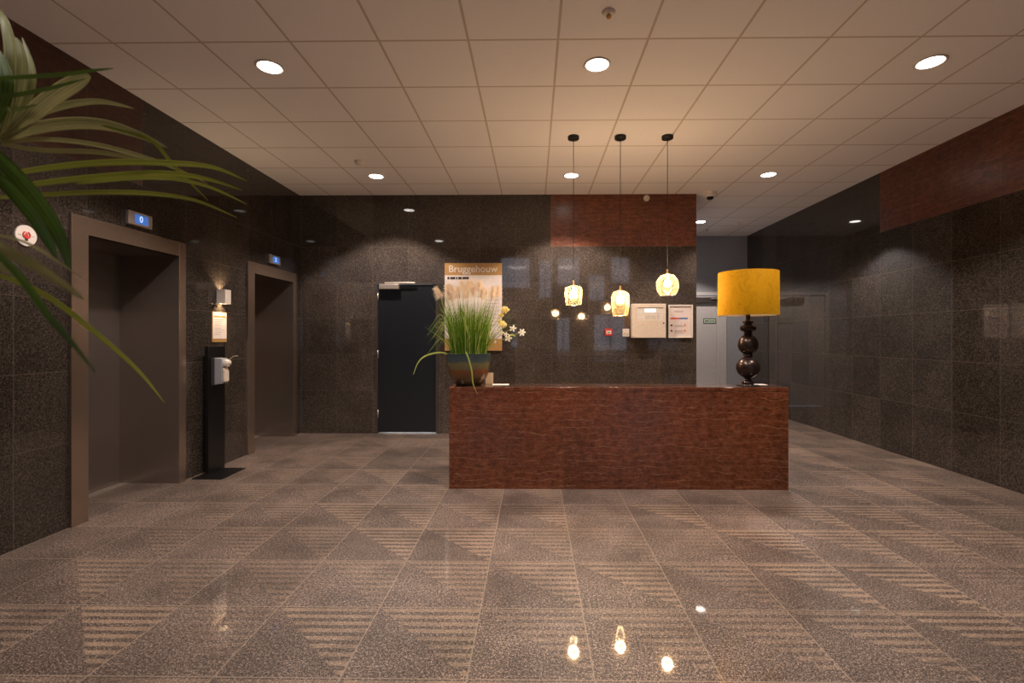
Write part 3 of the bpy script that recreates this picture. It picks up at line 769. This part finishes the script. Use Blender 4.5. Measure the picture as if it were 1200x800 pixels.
# fire alarm panel
cx = (759.5 - 625) * YB / FPX; zc = EYE + (395.5 - 376.2) * YB / FPX
t = thing('alarm_panel', 'cream fire alarm control box with small lit display on the granite wall', 'alarm panel', (cx, YB, zc))
MB().box(-.248, .216, -.10, 0, -.234, .234).build('cabinet', M['cream'], t, .008)
fd = MB().box(-.244, .212, -.108, -.1005, -.230, .230).build('front_door', M['cream'], t, .005)
cp = MB().box(-.175, .175, -.1095, -.1082, .0, .175).build('control_panel', M['white'], t)
MB().box(-.175, .175, -.111, -.1097, .172, .180).build('panel_edge', M['frame_dark'], cp)
MB().box(-.075, .07, -.1115, -.1097, .118, .162).build('display', M['panel_lcd'], cp)
M['button'] = simple('pale_button', srgb(196, 184, 176), .5)
for i in range(5):
    for j in range(2): MB().box(-.07 + i * .03, -.052 + i * .03, -.1112, -.1097, .03 + j * .025, .044 + j * .025).build('button', M['button'], cp)
for j in range(3): MB().box(.09, .12, -.1112, -.1097, .03 + j * .03, .042 + j * .03).build('button', M['button'], cp)
MB().lathe([(.0001, .1085), (.011, .1085), (.011, .112), (.0001, .112)], (.18, 0, -.03), 16, 'y').build('lock', M['frame_dark'], fd)
# framed notice
cx = (796.5 - 625) * YB / FPX; zc = EYE + (395.5 - 376.5) * YB / FPX
t = thing('framed_notice', 'framed notice with red and blue bar right of the alarm box', 'framed notice', (cx, YB, zc))
a, b = .167, .228
m = MB(); m.box(-a, -a + .018, -.025, 0, -b, b).box(a - .018, a, -.025, 0, -b, b).box(-a + .018, a - .018, -.025, 0, b - .018, b).box(-a + .018, a - .018, -.025, 0, -b, -b + .018)
m.build('frame', M['white'], t, .002)
sheet = MB().box(-a + .018, a - .018, -.012, 0, -b + .018, b - .018).build('sheet', M['glazed_paper'], t)
MB().box(-.14, -.02, -.0132, -.0122, .03, .05).build('red_bar', M['red_ink'], sheet)
MB().box(-.02, .10, -.0132, -.0122, .03, .05).build('blue_bar', M['blue_ink'], sheet)
for z in (.14, .125, -.06, -.075, -.13, -.145, -.165): MB().box(-.09 + (z * 3 % .02), .03 + (z * 7 % .015), -.0132, -.0122, z, z + .005).build('printed_line', M['grey_ink'], sheet)
for z in (-.055, -.13): MB().lathe([(.0001, .0124), (.014, .0124), (.014, .0134), (.0001, .0134)], (-.125, 0, z), 12, 'y').build('round_icon', M['dark_ink'], sheet)
for z in (-.055, -.13): MB().box(.05, .07, -.0134, -.0124, z - .015, z + .018).build('orange_icon', M['orange_ink'], sheet)
# manual call point
cx = (712.5 - 625) * YB / FPX; zc = EYE + (395.5 - 389.3) * YB / FPX
t = thing('call_point', 'small red fire call point with white centre on the granite wall', 'fire call point', (cx, YB, zc))
MB().box(-.05, .05, -.05, 0, -.05, .05).build('housing', M['redplastic'], t, .006)
bgl = MB().box(-.033, .033, -.0525, -.0502, -.022, .022).build('break_glass', M['white'], t, .001)
m = MB(); m.box(-.02, .02, -.0535, -.0526, -.004, .004).box(-.012, .012, -.0535, -.0526, -.014, -.009); m.build('marking', M['dark_ink'], bgl)
# key reader
cx = (732.9 - 625) * YB / FPX; zc = EYE + (395.5 - 389.8) * YB / FPX
t = thing('wall_controller', 'small white wall box between red call point and alarm cabinet', 'wall controller', (cx, YB, zc))
MB().box(-.045, .045, -.03, 0, -.055, .055).build('housing', M['white'], t, .006)
m = MB(); m.box(-.028, -.006, -.0318, -.0302, -.018, -.008).box(.012, .026, -.0318, -.0302, -.03, -.018); m.build('marking', M['grey_ink'], t)

# emergency exit plate on the far door
t = thing('exit_plate', 'small green bordered sign plate on the pale grey far door', 'sign', (3.446, YF - .001, 1.66))
MB().box(-.125, .125, -.006, 0, -.05, .05).build('plate', M['green_sign'], t, .002)
MB().box(-.11, .11, -.0075, -.0062, -.034, .034).build('plate_face', simple('pale_sign_face', srgb(196, 206, 190), .5), t)
m = MB().box(-.095, -.02, -.009, -.0077, -.012, .012).box(.02, .095, -.009, -.0077, -.008, .008)
m.poly([(.0, -.0077, -.024), (.022, -.0077, 0), (.0, -.0077, .024)], (0, -.0013, 0)); m.build('plate_symbol', M['green_sign'], t)

# ------------------------------------------------------------------ on the lift wall
def indicator(ya, yb, zc, digit, label):
    t = thing('floor_indicator', label, 'lift indicator', (XL, (ya + yb) / 2, zc), group=None)
    h = (yb - ya) / 2
    MB().box(0, .03, -h, h, -.055, .055).build('housing', M['alu'], t, .004)
    dd = MB().box(.0301, .032, -h * .52, h * .62, -.038, .038).build('display', M['lcd'], t)
    text_mesh(digit, .07, 'digit', M['lcd_digit'], dd, (.033, 0, 0), (PI / 2, 0, PI / 2), .0, .0005)
indicator(3.82, 4.06, 2.305, '0', 'blue floor indicator reading 0 above the near lift')
indicator(5.90, 6.14, 2.31, '2', 'blue floor indicator above the far lift in the corner')
# round sign
t = thing('round_sign', 'round white sign with red flame emblem on the lift wall behind the palm', 'sign', (XL, 3.06, 1.99))
MB().lathe([(.0001, 0), (.066, 0), (.066, .008), (.0001, .008)], axis='x', n=40, smooth=False).build('plate', M['paper'], t)
m = MB()
pts = []
for k in range(21):
    a = PI * .5 + .45 + (2 * PI - .9) * k / 20; pts.append((.010, .021 * math.cos(a), .004 + .021 * math.sin(a)))
m.tube(pts, .0045, 6)
m.poly([(.0085, -.010, -.012), (.0085, .010, -.012), (.0085, .013, 0), (.0085, .006, .010), (.0085, .002, .026), (.0085, -.004, .012), (.0085, -.012, .004)], (.0015, 0, 0))
m.build('flame_emblem', M['red_ink'], t)
m = MB(); m.poly([(.0085, -.008, -.032), (.0085, .008, -.032), (.0085, .010, -.025), (.0085, 0, -.021), (.0085, -.010, -.025)], (.0015, 0, 0)).box(.0085, .0095, -.05, -.032, .0, .0015).box(.0085, .0095, .032, .05, 0, .0015)
m.build('emblem_base', M['dark_ink'], t)
# sconce
SY0, SY1 = 4.935, 5.03; SX = XL + .088; SZ0, SZ1 = 1.685, 1.832
t = thing('wall_sconce', 'white box shaped up and down wall light between the lifts', 'wall light', (XL, (SY0 + SY1) / 2, (SZ0 + SZ1) / 2))
hy = (SY1 - SY0) / 2; hz = (SZ1 - SZ0) / 2
m = MB(); m.box(0, .008, -hy, hy, -hz, hz).box(.082, .09, -hy, hy, -hz, hz).box(.008, .082, -hy, -hy + .006, -hz, hz).box(.008, .082, hy - .006, hy, -hz, hz)
m.build('housing', M['white'], t, .001)
m = MB(); m.box(.0085, .0815, -hy + .0065, hy - .0065, -.03, .03); m.build('lamp_module', emit('sconce_module', (1, .8, .5), 6), t)
for s_ in (1, -1):
    l = bpy.data.lights.new('sconce_beam', 'SPOT'); l.energy = SCONCE_W; l.color = (1, .72, .42); l.spot_size = R(110); l.spot_blend = .5; l.shadow_soft_size = .02
    lo = bpy.data.objects.new('sconce_beam', l); scene.collection.objects.link(lo); lo.parent = t; lo.location = (.045, 0, s_ * .035); lo.rotation_euler = (0 if s_ < 0 else PI, 0, 0)
# notice under it
t = thing('wall_notice', 'upright paper notice under the wall light, with gold bands', 'notice', (XL, 4.975, 1.445))
MB().box(0, .006, -.115, .115, -.155, .155).build('backing', M['gold'], t)
sheet = MB().box(.0061, .0085, -.108, .108, -.12, .15).build('sheet', M['paper'], t)
MB().box(.0086, .0095, -.09, .09, .10, .118).build('gold_rule', M['gold'], sheet)
for k in range(8): MB().box(.0086, .0093, -.085, .06 - (k * 37 % 5) * .012, .075 - k * .022, .079 - k * .022).build('printed_line', M['grey_ink'], sheet)
# sanitiser stand
t = thing('sanitizer_stand', 'black upright stand on a black floor plate between the lifts', 'dispenser stand', (-3.07, 4.70, 0))
MB().box(-.15, .135, -.19, .19, 0, .008).build('base_plate', M['black'], t, .001)
MB().box(-.135, -.10, -.03, .235 - .01, .008, 1.25).build('post', M['black'], t, .003)
td = thing('soap_dispenser', 'grey and white hand sanitiser dispenser with lever, mounted on the black stand', 'dispenser', (-3.169, 4.76, 1.0))
MB().box(0, .03, -.055, .055, -.135, .135).build('back_plate', M['frame_dark'], td, .003)
m = MB(); m.poly([(.0305, -.05, -.13), (.105, -.05, -.118), (.105, -.05, .13), (.0305, -.05, .135)], (0, .10, 0)); m.build('body', M['grey_plastic'], td, .006)
m = MB(); m.poly([(.1055, -.035, -.10), (.125, -.035, -.10), (.125, -.035, .0), (.1055, -.035, .04)], (0, .07, 0)); m.build('front_cover', M['cream'], td, .004)
m = MB(); m.lathe([(.0001, 0), (.030, 0), (.034, .008), (.034, .062), (.030, .07), (.0001, .07)], (.118, .035, .085), 24, 'y'); m.build('pump_head', M['white'], td)
MB().lathe([(.012, -.02), (.010, .02), (.0001, .02)], (.135, 0, .07), 14).build('spout', M['white'], td)
MB().tube(smooth3([(.125, .045, .12), (.16, .04, .145), (.21, .03, .15), (.225, .0, .155), (.21, -.03, .15)], 4), .004, 8).build('lever', M['alu'], td)

# ------------------------------------------------------------------ palm at the left edge
def ray(px, py, depth):
    """world point seen at pixel (px, py) of the photo, 'depth' metres in front of the lens"""
    x = (px - 617.6) / FPX * depth; z = (395.5 - py) / FPX * depth
    return Vector((x * math.cos(YAW) - depth * math.sin(YAW), x * math.sin(YAW) + depth * math.cos(YAW), EYE + z))
tp = thing('potted_palm', 'tall potted palm whose long pleated leaves reach in from the left edge', 'potted plant', (-1.75, 1.25, 0))
inv = Matrix.Translation((1.75, -1.25, 0))
def pbuild(m, name, mat, parent=None):
    o = m.build(name, mat, parent or tp)
    if parent is None: o.matrix_parent_inverse = inv
    return o
pbuild(MB().lathe([(.0001, 0), (.17, 0), (.19, .04), (.23, .40), (.235, .42), (.215, .42), (.20, .38)], (-1.75, 1.25, 0), 40), 'planter', M['terracotta'])
pbuild(MB().lathe([(.205, .38), (.0001, .39)], (-1.75, 1.25, 0), 32), 'soil', M['soil'])
pbuild(MB().tube(smooth3([(-1.75, 1.25, .38), (-1.76, 1.25, .8), (-1.74, 1.26, 1.25), (-1.70, 1.27, 1.5)], 4), [.035] * 4 + [.03] * 4 + [.022] * 5, 12), 'trunk', M['trunk'])
hubs = {'a': ray(-4, 166, 1.30), 'c': ray(-30, 170, .95), 'd': ray(-40, 262, .72), 'e': ray(-40, 312, 1.1)}
stalks = {}
for k, hb in hubs.items():
    m = MB(); m.tube(smooth3([(-1.70, 1.27, 1.45), tuple(Vector((-1.70, 1.27, 1.45)).lerp(hb, .5) + Vector((0, 0, .08))), tuple(hb)], 5), [.009] * 5 + [.006] * 6, 8)
    stalks[k] = pbuild(m, 'leaf_stalk', M['stem'])
def leaf(path, wpx, mat, fr, nu=6, fold=.05, blunt=False, d0=None):
    pts = smooth3([tuple(p) for p in path], 7); n = len(pts)
    P = [ray(*p) for p in pts]
    ws = []
    for i, p in enumerate(pts):
        s_ = i / (n - 1)
        e = math.sin(PI * min(1, .10 + .55 * s_ ** .7 + (.35 * s_ ** 3)) ) ** .8 if not blunt else min(1, .35 + 1.6 * s_) * (1 - max(0, s_ - .7) ** 2 * 9)
        if not blunt: e *= .98 - .38 * s_
        ws.append(max(wpx * max(e, 0), .5) / FPX * p[2])
    m = MB()
    # blades lie roughly facing the viewer: width direction is across the path, tipped a little backwards
    vs = []; uv = []; fs = []
    for i, p in enumerate(P):
        d_ = (P[min(i + 1, n - 1)] - P[max(i - 1, 0)]).normalized()
        view = (p - Vector((0, 0, EYE))).normalized()
        s0 = (view.cross(d_)).normalized(); nn = d_.cross(s0).normalized()
        s0 = (s0 + nn * .45); 
        for k in range(nu + 1):
            a = k / nu - .5
            off = nn * (fold * ws[i] * (1 if k % 2 else -1) + ws[i] * .35 * (a * a * 4 - .3) * .3)
            vs.append(p + s0 * a * ws[i] + off); uv.append((k / nu, i / (n - 1)))
    for i in range(n - 1):
        for k in range(nu):
            a = i * (nu + 1) + k; fs.append((a, a + 1, a + nu + 2, a + nu + 1))
    m.add(vs, fs, True, 0, uv)
    o = m.build('leaflet', mat, tp); o.matrix_parent_inverse = inv
    return o
P_, O_, D_ = M['leaf_pale'], M['leaf_olive'], M['leaf_dark']
leaf([(-2, 164, 1.30), (8, 130, 1.29), (12, 90, 1.28), (12, 55, 1.28), (4, 22, 1.29), (-8, 4, 1.32)], 15, M['leaf_mid'], 'a')
leaf([(0, 164, 1.30), (14, 130, 1.32), (23, 95, 1.33), (24, 65, 1.33), (19, 44, 1.33)], 13, M['leaf_mid'], 'a', blunt=True)
leaf([(2, 162, 1.30), (22, 138, 1.27), (36, 105, 1.26), (37, 78, 1.26), (26, 44, 1.27)], 10, M['leaf_mid'], 'a')
leaf([(-10, 150, 1.25), (4, 120, 1.25), (8, 95, 1.24), (2, 70, 1.24), (-10, 50, 1.24)], 15, M['leaf_dark'], 'a')
leaf([(0, 164, 1.30), (28, 143, 1.28), (56, 118, 1.27), (84, 99, 1.27), (105, 88, 1.28)], 17, P_, 'a', blunt=True)
leaf([(2, 163, 1.30), (40, 136, 1.32), (78, 123, 1.35), (118, 119, 1.40), (157, 127, 1.44)], 10, P_, 'a')
leaf([(2, 165, 1.30), (30, 153, 1.30), (75, 145, 1.32), (120, 146, 1.36), (160, 157, 1.40), (196, 173, 1.44)], 17, P_, 'a', nu=8)
leaf([(120, 147, 1.36), (160, 158, 1.40), (182, 168, 1.42), (205, 196, 1.44), (225, 216, 1.45), (244, 235, 1.46)], 5, O_, 'a', nu=2)
leaf([(2, 167, 1.30), (50, 163, 1.32), (110, 169, 1.38), (165, 183, 1.44), (205, 197, 1.48), (243, 215, 1.52)], 7, P_, 'a', nu=4)
leaf([(2, 169, 1.30), (50, 176, 1.31), (110, 178, 1.36), (150, 184, 1.40), (192, 192, 1.44)], 7, P_, 'a', nu=4)
leaf([(4, 205, 1.2), (60, 196, 1.25), (130, 190, 1.32), (200, 191, 1.40), (250, 196, 1.46), (289, 212, 1.50)], 9, O_, 'a', nu=4)
leaf([(4, 221, 1.2), (60, 213, 1.25), (130, 206, 1.32), (190, 203, 1.40), (240, 209, 1.46), (284, 223, 1.50)], 9, O_, 'a', nu=4)
leaf([(90, 215, 1.28), (150, 209, 1.33), (200, 209, 1.40), (245, 219, 1.46), (289, 239, 1.50)], 6, O_, 'a', nu=2)
leaf([(-10, 232, 1.2), (50, 228, 1.25), (120, 225, 1.32), (180, 227, 1.40), (230, 235, 1.46), (278, 255, 1.50)], 7, O_, 'a', nu=4)
leaf([(-10, 92, 1.0), (30, 90, 1.02), (75, 87, 1.06), (105, 83, 1.08), (133, 80, 1.1)], 6, D_, 'c', nu=2)
leaf([(-10, 113, 1.0), (20, 111, 1.02), (60, 103, 1.06), (100, 92, 1.1)], 6, D_, 'c', nu=2)
leaf([(-10, 130, 1.0), (10, 128, 1.02), (25, 127, 1.06), (45, 122, 1.1)], 6, D_, 'c', nu=2)
leaf([(-25, 165, .85), (5, 192, .84), (35, 225, .83), (60, 260, .82), (74, 288, .82), (82, 318, .82)], 21, D_, 'c')
leaf([(-30, 188, .80), (4, 214, .79), (36, 250, .78), (55, 280, .78), (67, 304, .78)], 17, D_, 'c')
leaf([(-30, 268, .58), (0, 290, .56), (35, 308, .55), (70, 330, .54), (100, 352, .54)], 15, P_, 'd')
leaf([(-30, 275, .62), (0, 276, .63), (30, 284, .66), (60, 301, .70), (102, 330, .72)], 4, P_, 'd', nu=2)
leaf([(-30, 275, .55), (0, 300, .52), (28, 330, .50), (55, 368, .49), (85, 402, .49), (113, 438, .49)], 9.5, D_, 'd', nu=4)
leaf([(-25, 300, .60), (0, 312, .58), (20, 322, .56), (48, 352, .54)], 12, P_, 'd', nu=4)
leaf([(-20, 318, 1.1), (15, 328, 1.12), (60, 350, 1.15), (110, 388, 1.2), (160, 432, 1.24), (193, 472, 1.26)], 7.5, O_, 'e', nu=4)
